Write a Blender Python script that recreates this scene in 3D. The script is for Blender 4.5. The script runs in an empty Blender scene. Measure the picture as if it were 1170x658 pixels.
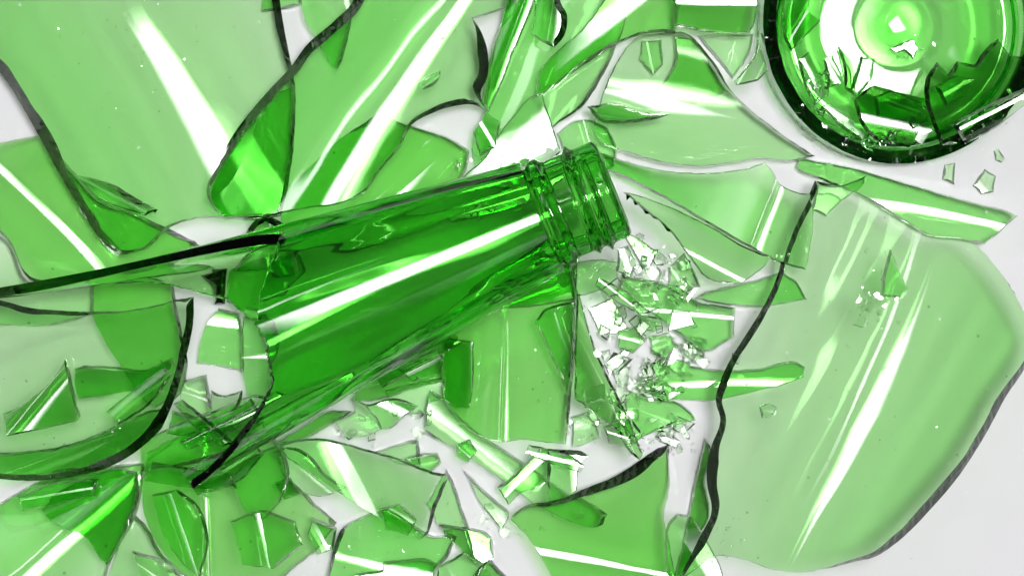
import bpy, bmesh, math, random
from mathutils import Vector, noise
from mathutils.geometry import delaunay_2d_cdt

# ------------------------------------------------------------------ scale
S = 0.000216            # metres per photo pixel on the table
CX, CY = 585.0, 329.0   # optical centre
H = 0.70                # camera height (m)
HP = H / S
LAMP = Vector((0.14, 0.08, 1.30))
RND = random.Random(11)
C = bpy.context.scene.collection
sc = bpy.context.scene

# ------------------------------------------------------------------ materials
def nd(nt, kind, **kw):
    n = nt.nodes.new(kind)
    for k, v in kw.items():
        n.inputs[k].default_value = v
    return n

def glass(name, dens, bump=0.018, scale=60.0, ab=(172, 19, 222)):
    """bottle glass: clear refracting surface, green body colour from absorption in the volume;
    the 'rim' attribute marks fractured faces, whose near-black tint paints in the dark of internal reflection and absorption"""
    m = bpy.data.materials.new(name); m.use_nodes = True
    nt = m.node_tree; nt.nodes.clear()
    out = nt.nodes.new('ShaderNodeOutputMaterial')
    p = nt.nodes.new('ShaderNodeBsdfPrincipled')
    p.inputs['IOR'].default_value = 1.5
    p.inputs['Transmission Weight'].default_value = 1.0
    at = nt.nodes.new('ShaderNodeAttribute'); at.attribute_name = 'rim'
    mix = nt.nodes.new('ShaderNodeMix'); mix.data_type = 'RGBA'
    mix.inputs[6].default_value = (1, 1, 1, 1); mix.inputs[7].default_value = (0.002, 0.002, 0.002, 1)  # near-black rim tint stands in for light trapped and absorbed at edges
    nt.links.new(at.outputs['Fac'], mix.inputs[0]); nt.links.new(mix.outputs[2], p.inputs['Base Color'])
    sl = nt.nodes.new('ShaderNodeMapRange'); sl.inputs[3].default_value = .5; sl.inputs[4].default_value = .07  # rim specular cut so the painted dark edges stay black
    nt.links.new(at.outputs['Fac'], sl.inputs[0]); nt.links.new(sl.outputs[0], p.inputs['Specular IOR Level'])
    tc = nt.nodes.new('ShaderNodeTexCoord')
    ro = nt.nodes.new('ShaderNodeMath'); ro.operation = 'MULTIPLY'; ro.inputs[1].default_value = 0.012
    nt.links.new(at.outputs['Fac'], ro.inputs[0]); nt.links.new(ro.outputs[0], p.inputs['Roughness'])
    n1 = nd(nt, 'ShaderNodeTexNoise', Scale=scale, Detail=1.0, Roughness=0.4)
    n2 = nd(nt, 'ShaderNodeTexNoise', Scale=420.0, Detail=2.0, Roughness=0.5)
    nt.links.new(tc.outputs['Object'], n1.inputs['Vector']); nt.links.new(tc.outputs['Object'], n2.inputs['Vector'])
    b1 = nd(nt, 'ShaderNodeBump', Strength=bump, Distance=0.004)
    nt.links.new(n1.outputs['Fac'], b1.inputs['Height'])
    b2 = nd(nt, 'ShaderNodeBump', Distance=0.0008)
    bs = nt.nodes.new('ShaderNodeMath'); bs.operation = 'MULTIPLY'; bs.inputs[1].default_value = .22
    nt.links.new(at.outputs['Fac'], bs.inputs[0]); nt.links.new(bs.outputs[0], b2.inputs['Strength'])
    nt.links.new(n2.outputs['Fac'], b2.inputs['Height']); nt.links.new(b1.outputs[0], b2.inputs['Normal'])
    nt.links.new(b2.outputs[0], p.inputs['Normal'])
    # handling marks: faint smears that soften the polish, and grains of glass dust
    sm = nd(nt, 'ShaderNodeTexNoise', Scale=38.0, Detail=4.0, Roughness=0.62)
    nt.links.new(tc.outputs['Object'], sm.inputs['Vector'])
    sr = nt.nodes.new('ShaderNodeMapRange'); sr.inputs[1].default_value = .48; sr.inputs[2].default_value = .72; sr.inputs[3].default_value = 0; sr.inputs[4].default_value = .02
    nt.links.new(sm.outputs['Fac'], sr.inputs[0])
    ra = nt.nodes.new('ShaderNodeMath'); ra.operation = 'ADD'
    nt.links.new(ro.outputs[0], ra.inputs[0]); nt.links.new(sr.outputs[0], ra.inputs[1]); nt.links.new(ra.outputs[0], p.inputs['Roughness'])
    vo = nd(nt, 'ShaderNodeTexVoronoi', Scale=420.0)
    nt.links.new(tc.outputs['Object'], vo.inputs['Vector'])
    vs = nt.nodes.new('ShaderNodeSeparateColor'); nt.links.new(vo.outputs['Color'], vs.inputs[0])
    th = nt.nodes.new('ShaderNodeMapRange'); th.inputs[1].default_value = .86; th.inputs[2].default_value = 1.0; th.inputs[3].default_value = 0.0; th.inputs[4].default_value = .17
    nt.links.new(vs.outputs[0], th.inputs[0])
    ls = nt.nodes.new('ShaderNodeMath'); ls.operation = 'LESS_THAN'
    nt.links.new(vo.outputs['Distance'], ls.inputs[0]); nt.links.new(th.outputs[0], ls.inputs[1])
    cl = nt.nodes.new('ShaderNodeMath'); cl.operation = 'GREATER_THAN'; cl.inputs[1].default_value = .50
    nt.links.new(sm.outputs['Fac'], cl.inputs[0])
    du = nt.nodes.new('ShaderNodeMath'); du.operation = 'MULTIPLY'
    nt.links.new(ls.outputs[0], du.inputs[0]); nt.links.new(cl.outputs[0], du.inputs[1])
    d6 = nt.nodes.new('ShaderNodeMath'); d6.operation = 'MULTIPLY'
    iv = nt.nodes.new('ShaderNodeMapRange'); iv.inputs[1].default_value = 0; iv.inputs[2].default_value = .3; iv.inputs[3].default_value = .6; iv.inputs[4].default_value = 0
    nt.links.new(at.outputs['Fac'], iv.inputs[0]); nt.links.new(iv.outputs[0], d6.inputs[1])
    nt.links.new(du.outputs[0], d6.inputs[0])
    df = nd(nt, 'ShaderNodeBsdfDiffuse', Color=(.75, .84, .74, 1))
    ms = nt.nodes.new('ShaderNodeMixShader')
    nt.links.new(d6.outputs[0], ms.inputs[0]); nt.links.new(p.outputs[0], ms.inputs[1]); nt.links.new(df.outputs[0], ms.inputs[2])
    nt.links.new(ms.outputs[0], out.inputs['Surface'])
    if dens > 0:
        v = nt.nodes.new('ShaderNodeVolumeAbsorption')
        D = float(max(ab)) + 5
        v.inputs['Color'].default_value = (1 - ab[0] / D, 1 - ab[1] / D, 1 - ab[2] / D, 1)
        v.inputs['Density'].default_value = D * dens
        nt.links.new(v.outputs[0], out.inputs['Volume'])
    return m

M = {
    'pale': glass('thin_green_glass', 0.66),
    'mid': glass('green_glass', 1.08),
    'mid2': glass('bottle_green_glass', 1.0, ab=(250, 42, 340)),
    'deep': glass('thick_green_glass', 1.0, ab=(380, 105, 490)),
    'dark': glass('dense_green_glass', 1.0, ab=(520, 260, 640)),
    'soft': glass('light_green_glass', .88),
    'clear': glass('nearly_clear_glass', 0.18),
    'black': glass('nearly_black_glass', 1.0, ab=(1500, 1200, 1500)),
    'neck': glass('neck_green_glass', 1.0, 0.02, 60, (330, 68, 420)),
    'base': glass('base_green_glass', 1.0, 0.02, 60, (240, 52, 290)),
}

# ------------------------------------------------------------------ stack heights (2 px cells)
CELL = 3
GX0, GY0 = -60, -60
GW, GH = (1300) // CELL, (790) // CELL
HM = [[0.6] * GW for _ in range(GH)]
def cells(poly):
    xs = [p[0] for p in poly]; ys = [p[1] for p in poly]
    for j in range(max(0, int((min(ys) - GY0) / CELL)), min(GH - 1, int((max(ys) - GY0) / CELL)) + 1):
        y = GY0 + (j + .5) * CELL
        xc = []
        n = len(poly)
        for i in range(n):
            x1, y1 = poly[i]; x2, y2 = poly[(i + 1) % n]
            if (y1 > y) != (y2 > y):
                xc.append(x1 + (y - y1) / (y2 - y1) * (x2 - x1))
        xc.sort()
        for q in range(0, len(xc) - 1, 2):
            for i in range(max(0, int((xc[q] - GX0) / CELL)), min(GW - 1, int((xc[q + 1] - GX0) / CELL)) + 1):
                yield i, j, GX0 + (i + .5) * CELL, y
def hm_at(x, y):
    i = min(GW - 1, max(0, int((x - GX0) / CELL))); j = min(GH - 1, max(0, int((y - GY0) / CELL)))
    return HM[j][i]

def world(px, py, zp, zc):
    f = (HP - zc) / HP * S
    return Vector(((px - CX) * f, (CY - py) * f, zp * S))

# ------------------------------------------------------------------ outlines
def smooth_outline(pts, step=5.0, jit=0.5):
    P = [Vector((p[0], p[1])) for p in pts]; W = [(p[2] if len(p) > 2 else None) for p in pts]
    last = 2.1
    for i, w in enumerate(W):       # a width holds until the next one given
        if w is None: W[i] = last
        else: last = w
    n = len(P)
    corner = []
    for i in range(n):
        a = P[i] - P[i - 1]; b = P[(i + 1) % n] - P[i]
        corner.append(a.length < 1e-6 or b.length < 1e-6 or a.angle(b) > math.radians(42))
    out = []
    for i in range(n):
        p1, p2 = P[i], P[(i + 1) % n]
        p0 = P[i - 1] if not corner[i] else p1 - (p2 - p1)
        p3 = P[(i + 2) % n] if not corner[(i + 1) % n] else p2 + (p2 - p1)
        L = (p2 - p1).length
        m = max(1, int(round(L / step)))
        d0 = max((p1 - p0).length, 1e-3) ** .5; d1 = max(L, 1e-3) ** .5; d2 = max((p3 - p2).length, 1e-3) ** .5
        for q in range(m):
            t = d1 * q / m           # centripetal Catmull-Rom
            t0, t1, t2, t3 = -d0, 0, d1, d1 + d2
            A1 = p0 * ((t1 - t) / (t1 - t0)) + p1 * ((t - t0) / (t1 - t0))
            A2 = p1 * ((t2 - t) / (t2 - t1)) + p2 * ((t - t1) / (t2 - t1))
            A3 = p2 * ((t3 - t) / (t3 - t2)) + p3 * ((t - t2) / (t3 - t2))
            B1 = A1 * ((t2 - t) / (t2 - t0)) + A2 * ((t - t0) / (t2 - t0))
            B2 = A2 * ((t3 - t) / (t3 - t1)) + A3 * ((t - t1) / (t3 - t1))
            pt = B1 * ((t2 - t) / (t2 - t1)) + B2 * ((t - t1) / (t2 - t1))
            w = W[i] + (W[(i + 1) % n] - W[i]) * q / m
            if q or not corner[i]:
                jf = jit * (.45 if w > 4 else 1)
                nv = noise.noise_vector(Vector((pt.x * .11, pt.y * .11, 3.7))) * jf * 1.6 + noise.noise_vector(Vector((pt.x * .4, pt.y * .4, 9.1))) * jf * .8
                pt = pt + Vector((nv.x, nv.y))
            wj = w * (1 + .28 * noise.noise(Vector((pt.x * .03, pt.y * .03, 1.3))))
            if wj > 3.5: wj *= 1.08
            out.append((pt, max(.8, wj)))
    area = sum(out[i - 1][0].x * out[i][0].y - out[i][0].x * out[i - 1][0].y for i in range(len(out))) / 2
    if area < 0: out.reverse()
    return out

def fill(loop, grid):
    n = len(loop)
    xs = [p.x for p in loop]; ys = [p.y for p in loop]
    pts = list(loop)
    poly = [(p.x, p.y) for p in loop]
    def inside(x, y):
        r = False
        for i in range(n):
            x1, y1 = poly[i - 1]; x2, y2 = poly[i]
            if (y1 > y) != (y2 > y) and x < x1 + (y - y1) / (y2 - y1) * (x2 - x1): r = not r
        return r
    def clear(x, y):
        return all((px - x) ** 2 + (py - y) ** 2 > (grid * .45) ** 2 for px, py in poly)
    y = min(ys) + grid * .5; row = 0
    while y < max(ys):
        x = min(xs) + grid * (.5 if row % 2 else 0.0)
        while x < max(xs):
            if inside(x, y) and clear(x, y): pts.append(Vector((x, y)))
            x += grid
        y += grid * .866; row += 1
    r = delaunay_2d_cdt(pts, [(i, (i + 1) % n) for i in range(n)], [], 1, 1e-4)
    return r[0], r[2], r[3], n

def make_mesh(name, verts, faces, normals, rims, mat):
    me = bpy.data.meshes.new(name)
    me.from_pydata([tuple(v) for v in verts], [], faces)
    me.update()
    a = me.attributes.new('rim', 'FLOAT', 'FACE')
    for i, r in enumerate(rims): a.data[i].value = r
    for p in me.polygons: p.use_smooth = True
    ln = []
    for p, fn in zip(me.polygons, normals):
        if fn is None:
            for _ in p.loop_indices: ln.append(tuple(p.normal))
        else:
            ln.extend(tuple(q) for q in fn)
    me.normals_split_custom_set(ln)
    me.materials.append(mat)
    return me

USED = set()
def shard(name, label, pts, ax=None, ang=0.0, k=.18, a=30.0, sg=1, mat='mid', t=13.0, tilt=None, group=None,
          wob=.3, lift=0.0, parent=None, step=5.0, shine=True, z0=None, cat='shard', cu=None, dim=None, taper=None, steep=None, uneven=1.0):
    """one curved piece of bottle wall. ax/ang: a point and the direction (photo degrees) of the line along which
    the bottle's axis ran; k the steepest slope, a the half width of the ridge; sg 1 dome, -1 trough."""
    ol = smooth_outline(pts, step)
    n = len(ol)
    P = [p for p, w in ol]; W = [w for p, w in ol]; W0 = list(W)
    cx = sum(p.x for p in P) / n; cy = sum(p.y for p in P) / n
    if ax is None: ax = (cx, cy)
    seed = (hash((round(cx), round(cy))) % 997) * .37
    d = Vector((math.cos(math.radians(ang)), math.sin(math.radians(ang)))); q = Vector((-d.y, d.x))
    sr_ = random.Random(int(cx * 7 + cy * 13))
    if cu is None: cu = sr_.choice((-1, 1)) * sr_.uniform(.0001, .0006)
    if dim is None: dim = sr_.choice((-1, 1)) * sr_.choice((0, .03, .055, .07, .08))
    if taper is None: taper = sr_.uniform(-.0035, .0035)
    gt = sr_.choice((-1, 1)) * sr_.uniform(.2, .45)
    bend = sr_.uniform(-.0004, .0004)
    if steep is None: steep = 1.5 if max(max(p.x for p in P) - min(p.x for p in P), max(p.y for p in P) - min(p.y for p in P)) < 260 else 1.25
    k = min(.55, k * steep); a = a * steep
    if tilt is None: tilt = (0, 0)
    g = Vector(tilt)
    if shine:           # the ridge line faces half way between the lens and the softbox
        p0 = world(ax[0], ax[1], 30, 30)
        nn = ((Vector((0, 0, H)) - p0).normalized() + (LAMP - p0).normalized()).normalized()
        g = g + Vector((-nn.x / nn.z, nn.y / nn.z)) + d * dim
    def tk(x, y):        # hand of the mould: the wall is not equally thick everywhere
        dx, dy = x - ax[0], y - ax[1]
        v = dx * q.x + dy * q.y; u = dx * d.x + dy * d.y
        f = 1 + gt * max(-1.5, min(1.5, v / 110)) + .28 * uneven * noise.noise(Vector((v * .0095, u * .004, seed + 5))) + .02 * noise.noise(Vector((v * .05, u * .006, seed + 9)))
        return t * max(.45, min(1.7, f))
    def hraw(x, y):
        v = (x - ax[0]) * q.x + (y - ax[1]) * q.y
        uq = max(-250, min(250, (x - ax[0]) * d.x + (y - ax[1]) * d.y))
        v += bend * uq * uq + 2.5 * noise.noise(Vector((uq * .012, seed, 4)))
        aa = a * max(.4, 1 + taper * uq)
        z = -sg * k * (math.sqrt(v * v + aa * aa) - aa) + g.x * (x - ax[0]) + g.y * (y - ax[1])
        u = (x - ax[0]) * d.x + (y - ax[1]) * d.y
        uu = min(abs(u), 220); z -= .5 * cu * uu * uu + cu * 220 * (abs(u) - uu)
        z += .06 * noise.noise(Vector((v * .06, u * .006, seed + 2)))
        z += wob * (noise.noise(Vector((x * .012, y * .012, seed))) * 2.2)
        return z
    def grad(x, y):
        e = .7
        return Vector(((hraw(x + e, y) - hraw(x - e, y)) / (2 * e), (hraw(x, y + e) - hraw(x, y - e)) / (2 * e)))
    # rest on whatever lies below
    poly = [(p.x, p.y) for p in P]
    cl = list(cells(poly))
    if z0 is None:
        if cl:
            # a little interpenetration of a sliver is nothing; take the 97th percentile contact
            need = sorted(HM[j][i] - (hraw(x, y) - t) for i, j, x, y in cl)
            z0 = need[min(len(need) - 1, int(len(need) * .985))] + .3
        else:
            z0 = t + 1
    z0 += lift
    for i, j, x, y in cl:
        HM[j][i] = max(HM[j][i], z0 + hraw(x, y))
    zc = z0 + hraw(cx, cy)
    # loops
    rot = []
    for i in range(n):
        e = P[(i + 1) % n] - P[i - 1]
        if e.length < 1e-6: e = Vector((1, 0))
        e.normalize(); rot.append(Vector((-e.y, e.x)))          # inward for positive area
    r0 = list(rot)
    for i in range(n):
        s_ = Vector((0, 0))
        for o_ in range(-3, 4):
            if r0[(i + o_) % n].dot(r0[i]) > .8: s_ += r0[(i + o_) % n]
        rot[i] = s_.normalized()
    mind = min(max(p.x for p in P) - min(p.x for p in P), max(p.y for p in P) - min(p.y for p in P))
    wmax = mind * .22
    W = [min(w, wmax) for w in W]
    def seg_dist(p):
        best = 1e9
        for i in range(n):
            a_ = P[i - 1]; b_ = P[i]; ab_ = b_ - a_
            u = max(0, min(1, (p - a_).dot(ab_) / max(ab_.length_squared, 1e-9)))
            best = min(best, (p - a_ - ab_ * u).length_squared)
        return math.sqrt(best)
    for i in range(n):              # rims run out towards sharp corners
        for _ in range(14):
            if W[i] < .35 or seg_dist(P[i] + rot[i] * W[i]) >= (.93 if W[i] < 4 else .8) * W[i]: break
            W[i] *= .8
        W[i] = max(W[i], .25)
    def crossings(L):
        hit = set()
        for i in range(n):
            a_, b_ = L[i], L[(i + 1) % n]
            for j in range(i + 2, n):
                if i == 0 and j == n - 1: continue
                c_, d_ = L[j], L[(j + 1) % n]
                if max(a_.x, b_.x) < min(c_.x, d_.x) or max(c_.x, d_.x) < min(a_.x, b_.x) or max(a_.y, b_.y) < min(c_.y, d_.y) or max(c_.y, d_.y) < min(a_.y, b_.y): continue
                def sd(p, q_, r_): return (q_.x - p.x) * (r_.y - p.y) - (q_.y - p.y) * (r_.x - p.x)
                if sd(a_, b_, c_) * sd(a_, b_, d_) <= 0 and sd(c_, d_, a_) * sd(c_, d_, b_) <= 0:
                    hit.update(((i - 1) % n, i, (i + 1) % n, (i + 2) % n, (j - 1) % n, j, (j + 1) % n, (j + 2) % n))
        return hit
    for _ in range(10):
        h_ = crossings([P[i] + rot[i] * W[i] for i in range(n)])
        if not h_: break
        for i in h_: W[i] *= .6
    for _ in range(2):
        W = [min(W[i], (W[i - 1] + 2 * W[i] + W[(i + 1) % n]) / 4 + .4) for i in range(n)]
    ok = False
    for shrink in (1, .6, .3, .1):
        top = [P[i] + rot[i] * W[i] * shrink for i in range(n)]
        grid = max(4.0, min(13.0, a * .45, mind * .35))
        tv, tf, to, _ = fill(top, grid); bv, bf, bo, _ = fill(P, grid)
        tm = {o: i for i, l in enumerate(to) for o in l if o < n}
        bmx = {o: i for i, l in enumerate(bo) for o in l if o < n}
        if len(set(tm.values())) == n and len(set(bmx.values())) == n and len(tm) == n and len(bmx) == n and len(tv) <= len(to):
            ok = all(len(l) >= 1 for l in to) and all(len(l) >= 1 for l in bo)
        if ok: break
    if not ok or shrink < 1: print('OUTLINE?', shrink, label)
    O = world(cx, cy, z0 + hraw(cx, cy) - t / 2, zc)
    verts = []; faces = []; normals = []; rims = []
    def nrm(x, y, s):
        gg = grad(x, y); return Vector((-gg.x, gg.y, 1)).normalized() * s
    tn = []; bn = []
    for v in tv:
        verts.append(world(v.x, v.y, z0 + hraw(v.x, v.y), zc) - O); tn.append(nrm(v.x, v.y, 1))
    nb = len(verts)
    edge_v = set(bmx.values())
    for bi, v in enumerate(bv):
        nv = nrm(v.x, v.y, 1)
        if bi in edge_v: nv = Vector((0, 0, 1))      # broken square to the table, not to the wall
        verts.append(world(v.x, v.y, z0 + hraw(v.x, v.y), zc) - O - nv * tk(v.x, v.y) * S)
        e_ = 1.0
        tx = (tk(v.x + e_, v.y) - tk(v.x - e_, v.y)) / 2; ty = (tk(v.x, v.y + e_) - tk(v.x, v.y - e_)) / 2
        gg = grad(v.x, v.y); bn.append(-Vector((-(gg.x - tx), gg.y - ty, 1)).normalized())
    for f in tf:     # image y is flipped, so turn the winding round
        faces.append(tuple(reversed(f))); normals.append([tn[i] for i in reversed(f)]); rims.append(0.0)
    for f in bf:
        faces.append(tuple(nb + i for i in f)); normals.append([bn[i] for i in f]); rims.append(0.0)
    nmid = len(verts)
    for i in range(n):
        A = verts[tm[i]]; B = verts[nb + bmx[i]]
        r = RND.random()
        nrmxy = Vector((rot[i].x, -rot[i].y, 0))
        verts.append(A.lerp(B, .35 + .3 * r) + nrmxy * (RND.uniform(-.9, .7) * S * min(1.2, W[i] * .4)))
    for i in range(n):
        j = (i + 1) % n
        rv = min(1.0, max(.88, (max(W0[i], W0[j]) - .3) / 3))  # strength of the painted edge darkness
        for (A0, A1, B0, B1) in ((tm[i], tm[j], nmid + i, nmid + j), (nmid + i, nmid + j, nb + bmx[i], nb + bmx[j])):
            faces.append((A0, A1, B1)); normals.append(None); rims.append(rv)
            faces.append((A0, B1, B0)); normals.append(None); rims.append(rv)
    me = make_mesh(name, verts, faces, normals, rims, M[mat])
    # consistent winding: flip all if volume negative
    bm = bmesh.new(); bm.from_mesh(me)
    bad = [e for e in bm.edges if len(e.link_faces) != 2]
    if bad: print('NONMANIFOLD', len(bad), label)
    incon = sum(1 for e in bm.edges if len(e.link_loops) == 2 and e.link_loops[0].vert == e.link_loops[1].vert)
    if incon or bm.calc_volume(signed=True) < 0: print('WINDING', incon, bm.calc_volume(signed=True), label)
    bm.free()
    o = bpy.data.objects.new(name, me); C.objects.link(o); o.location = O
    if parent is None:
        o['label'] = label; o['category'] = cat
        o['group'] = group or 'shards of the broken bottle'
        if label in USED: print('DUP LABEL', label)
        USED.add(label)
    return o

# ================================================================== the setting
def table():
    me = bpy.data.meshes.new('table_top')
    me.from_pydata([(-.175, -.12, 0), (.175, -.12, 0), (.175, .12, 0), (-.175, .12, 0)], [], [(0, 1, 2, 3)])
    m = bpy.data.materials.new('white_acrylic'); m.use_nodes = True
    nt = m.node_tree; p = nt.nodes['Principled BSDF']
    p.inputs['Roughness'].default_value = 0.6
    p.inputs['Specular IOR Level'].default_value = 0.15
    tc = nt.nodes.new('ShaderNodeTexCoord')
    n1 = nd(nt, 'ShaderNodeTexNoise', Scale=60.0, Detail=5.0)
    nt.links.new(tc.outputs['Object'], n1.inputs['Vector'])
    mx = nt.nodes.new('ShaderNodeMix'); mx.data_type = 'RGBA'
    mx.inputs[6].default_value = (.815, .80, .835, 1); mx.inputs[7].default_value = (.86, .848, .875, 1)
    nt.links.new(n1.outputs['Fac'], mx.inputs[0]); nt.links.new(mx.outputs[2], p.inputs['Base Color'])
    me.materials.append(m)
    o = bpy.data.objects.new('table_top', me); C.objects.link(o); o['kind'] = 'structure'
table()

# ================================================================== turned pieces
def empty(name, loc, label, cat, group=None):
    o = bpy.data.objects.new(name, None); C.objects.link(o); o.location = loc
    o['label'] = label; o['category'] = cat; o.empty_display_size = .01
    if group: o['group'] = group
    USED.add(label)
    return o

def revolve(name, rings, pos, mat, parent, closed_caps, sharp=50):
    """rings: list over profile of lists over angle of (points already placed); profile is a closed loop"""
    nr = len(rings); nt_ = len(rings[0][0])
    verts = []; faces = []; rims = []
    for pts, rim in rings: verts.extend(pts)
    for i in range(nr):
        i2 = (i + 1) % nr
        rim = rings[i][1]
        for j in range(nt_):
            j2 = (j + 1) % nt_
            faces.append((i * nt_ + j, i * nt_ + j2, i2 * nt_ + j2, i2 * nt_ + j))
            rims.append(rim[j] if isinstance(rim, list) else rim)
    me = bpy.data.meshes.new(name)
    me.from_pydata([tuple(v) for v in verts], [], faces)
    bm = bmesh.new(); bm.from_mesh(me)
    if bm.calc_volume(signed=True) < 0:
        bmesh.ops.reverse_faces(bm, faces=bm.faces)
    bm.to_mesh(me); bm.free()
    a = me.attributes.new('rim', 'FLOAT', 'FACE')
    for i, r in enumerate(rims): a.data[i].value = r
    for p in me.polygons: p.use_smooth = True
    me.set_sharp_from_angle(angle=math.radians(sharp))
    me.materials.append(M[mat])
    o = bpy.data.objects.new(name, me); C.objects.link(o); o.parent = parent
    return o

def lerp_table(tab, x):
    for (a, va), (b, vb) in zip(tab, tab[1:]):
        if a <= x <= b:
            f = (x - a) / (b - a)
            return va + (vb - va) * f
    return tab[0][1] if x < tab[0][0] else tab[-1][1]

# ---- the bottle's bottom, standing on the table
BX, BY, BR = 1024.0, 30.0, 157.0
def base():
    loc = world(BX, BY, 0.5, 20)
    root = empty('broken_bottle', loc, 'round broken-off bottle bottom standing upright, splinters lying inside it', 'bottle base')
    NT = 180
    def P(r, z, th): return Vector((r * S * math.cos(th), r * S * math.sin(th), z * S))
    th = [2 * math.pi * j / NT for j in range(NT)]
    # height of the torn wall, by compass angle (0 right, 90 up in the photo)
    HT = [(0, 60), (25, 75), (60, 95), (100, 90), (140, 78), (165, 82), (185, 86), (205, 76), (225, 66), (245, 50), (262, 34), (275, 30), (290, 40), (310, 46), (330, 52), (345, 56), (360, 60)]
    ht = [lerp_table(HT, math.degrees(t)) + 8 * noise.noise(Vector((math.cos(t) * 9, math.sin(t) * 9, 2))) + 5 * noise.noise(Vector((math.cos(t) * 30, math.sin(t) * 30, 5))) for t in th]
    rimd = [.95 if 160 < math.degrees(t) < 350 else .7 for t in th]  # painted edge darkness of the torn wall, by compass angle
    prof = [(138, 2), (148, 3.5), (154, 9), (157, 18)]
    rings = [([P(r, z, t) for t in th], 0.0) for r, z in prof]
    for u in (.25, .5, .75): rings.append(([P(157, 18 + (h - 18) * u, t) for t, h in zip(th, ht)], 0.0))
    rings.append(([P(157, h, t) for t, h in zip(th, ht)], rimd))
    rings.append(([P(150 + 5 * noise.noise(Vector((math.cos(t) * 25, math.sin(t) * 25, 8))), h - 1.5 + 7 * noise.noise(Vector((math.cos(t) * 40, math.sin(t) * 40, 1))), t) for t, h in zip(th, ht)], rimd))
    rings.append(([P(142, h - 3, t) for t, h in zip(th, ht)], 0.0))
    for u in (.7, .35): rings.append(([P(141, 26 + (h - 29) * u, t) for t, h in zip(th, ht)], 0.0))
    for r, z in ((140, 24), (138.5, 20), (138, 14)): rings.append(([P(r, z, t) for t in th], 0.0))
    revolve('wall', rings, loc, 'base', root, False, 55)
    # the pushed-up floor
    top = [(137.2, 30), (130, 25), (121, 23), (112, 25), (104, 31), (97, 36), (90, 38), (75, 38.6), (60, 38.8), (50, 39.5), (42, 42), (30, 46), (15, 50), (2, 51)]
    bot = [(2, 25), (20, 24.5), (38, 22.5), (56, 20), (72, 17.5), (86, 13), (98, 7), (110, 1.5), (122, 0), (131, 1.2), (137.2, 5)]
    def fine(pr):
        o = []
        for i, ((r1, z1), (r2, z2)) in enumerate(zip(pr, pr[1:])):
            z_0 = pr[max(0, i - 1)][1]; z_3 = pr[min(len(pr) - 1, i + 2)][1]
            for q in range(4):
                u = q / 4
                o.append((r1 + (r2 - r1) * u, .5 * (2 * z1 + (z2 - z_0) * u + (2 * z_0 - 5 * z1 + 4 * z2 - z_3) * u * u + (3 * z1 - z_0 - 3 * z2 + z_3) * u ** 3)))
        return o + [pr[-1]]
    rings = []
    for r, z in fine(top): rings.append(([P(r, z + .5 * noise.noise(Vector((r * math.cos(t) * .03, r * math.sin(t) * .03, 3))), t) for t in th], 0.0))
    rings.append(([P(.02, 51, t) for t in th], 0.0)); rings.append(([P(.02, 25, t) for t in th], 0.0))
    for r, z in fine(bot): rings.append(([P(r, z, t) for t in th], 0.0))
    revolve('punt', rings, loc, 'soft', root, False, 55)
    for j in range(GH):
        for i in range(GW):
            x = GX0 + (i + .5) * CELL - BX; y = GY0 + (j + .5) * CELL - BY
            r = math.hypot(x, y)
            if r < 137: HM[j][i] = lerp_table([(q, z) for q, z in reversed(top)], r) + 1
            elif r < 160:
                HM[j][i] = lerp_table(HT, math.degrees(math.atan2(-y, x)) % 360) + 3
base()

# ================================================================== the shards, from the table upwards
T = 13.0
# ---- first layer, left side
shard('glass_shard', 'deep green shard at left edge crossed by long soft white diagonal streak',
      [(-40, 172), (0, 163), (45, 152), (85, 199), (113, 228), (150, 243), (190, 262, 4), (228, 281, 4), (240, 292, 1.5), (215, 300), (185, 305), (100, 318), (60, 322), (34, 321, 4), (24, 312), (12, 285), (0, 268), (-40, 240, 1.5)], ax=(50, 240), ang=45, k=0.36, a=26, mat='mid2', dim=0.05)
shard('glass_shard', 'plain pale shard below the left end of the broken neck tongue',
      [(-40, 262), (0, 272), (12, 287), (24, 316), (34, 323), (60, 325), (106, 322), (106, 360), (60, 372), (-40, 372)], ang=-20, k=.1, a=60, mat='pale', shine=False, tilt=(.05, .12))
shard('glass_shard', 'yellow green shard behind upper right edge of the left black-rimmed plate',
      [(104, 318), (160, 308), (196, 318), (201, 345), (208, 380), (212, 420), (203, 450), (175, 470), (160, 456), (140, 425), (118, 390), (105, 362)], ang=-22, k=.22, a=50, mat='mid2', shine=False, tilt=(.1, -.14))
shard('glass_shard', 'long pale shard at bottom left corner with bright white diagonal stripe',
      [(-40, 600), (0, 573, 3), (25, 558, 3), (45, 548, 1.5), (85, 540), (130, 533), (160, 530), (158, 560), (152, 588), (140, 615), (122, 645), (112, 690), (-40, 690)], ax=(85, 612), ang=139, k=0.22, a=12, mat='mid', dim=0.0)
shard('glass_shard', 'pale shard in bottom left between striped shard and round-edged green one',
      [(150, 588), (166, 604), (182, 632), (200, 650), (222, 690), (112, 690), (125, 645)], ang=60, k=.15, a=40, mat='pale', shine=False, tilt=(.1, .1))
shard('glass_shard', 'broad green shard with rounded left edge and upright pale bands at bottom',
      [(160, 545, 2), (166, 518), (200, 500), (250, 488), (300, 497), (316, 512), (325, 545), (342, 563), (357, 582), (381, 602), (362, 630), (330, 655), (300, 690), (235, 690), (200, 648), (180, 625), (166, 600), (159, 575)], ax=(238, 600), ang=87, k=0.34, a=12, mat='mid2', dim=0.07)
shard('glass_shard', 'dark green shard wedged under tip of the black lower neck tongue',
      [(158, 505), (200, 486), (240, 472), (290, 452), (318, 462), (305, 492), (268, 515, 5), (220, 530, 5), (160, 540, 1.5)], ang=-25, k=.2, a=40, mat='mid2', shine=False, tilt=(.1, .15))
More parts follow.
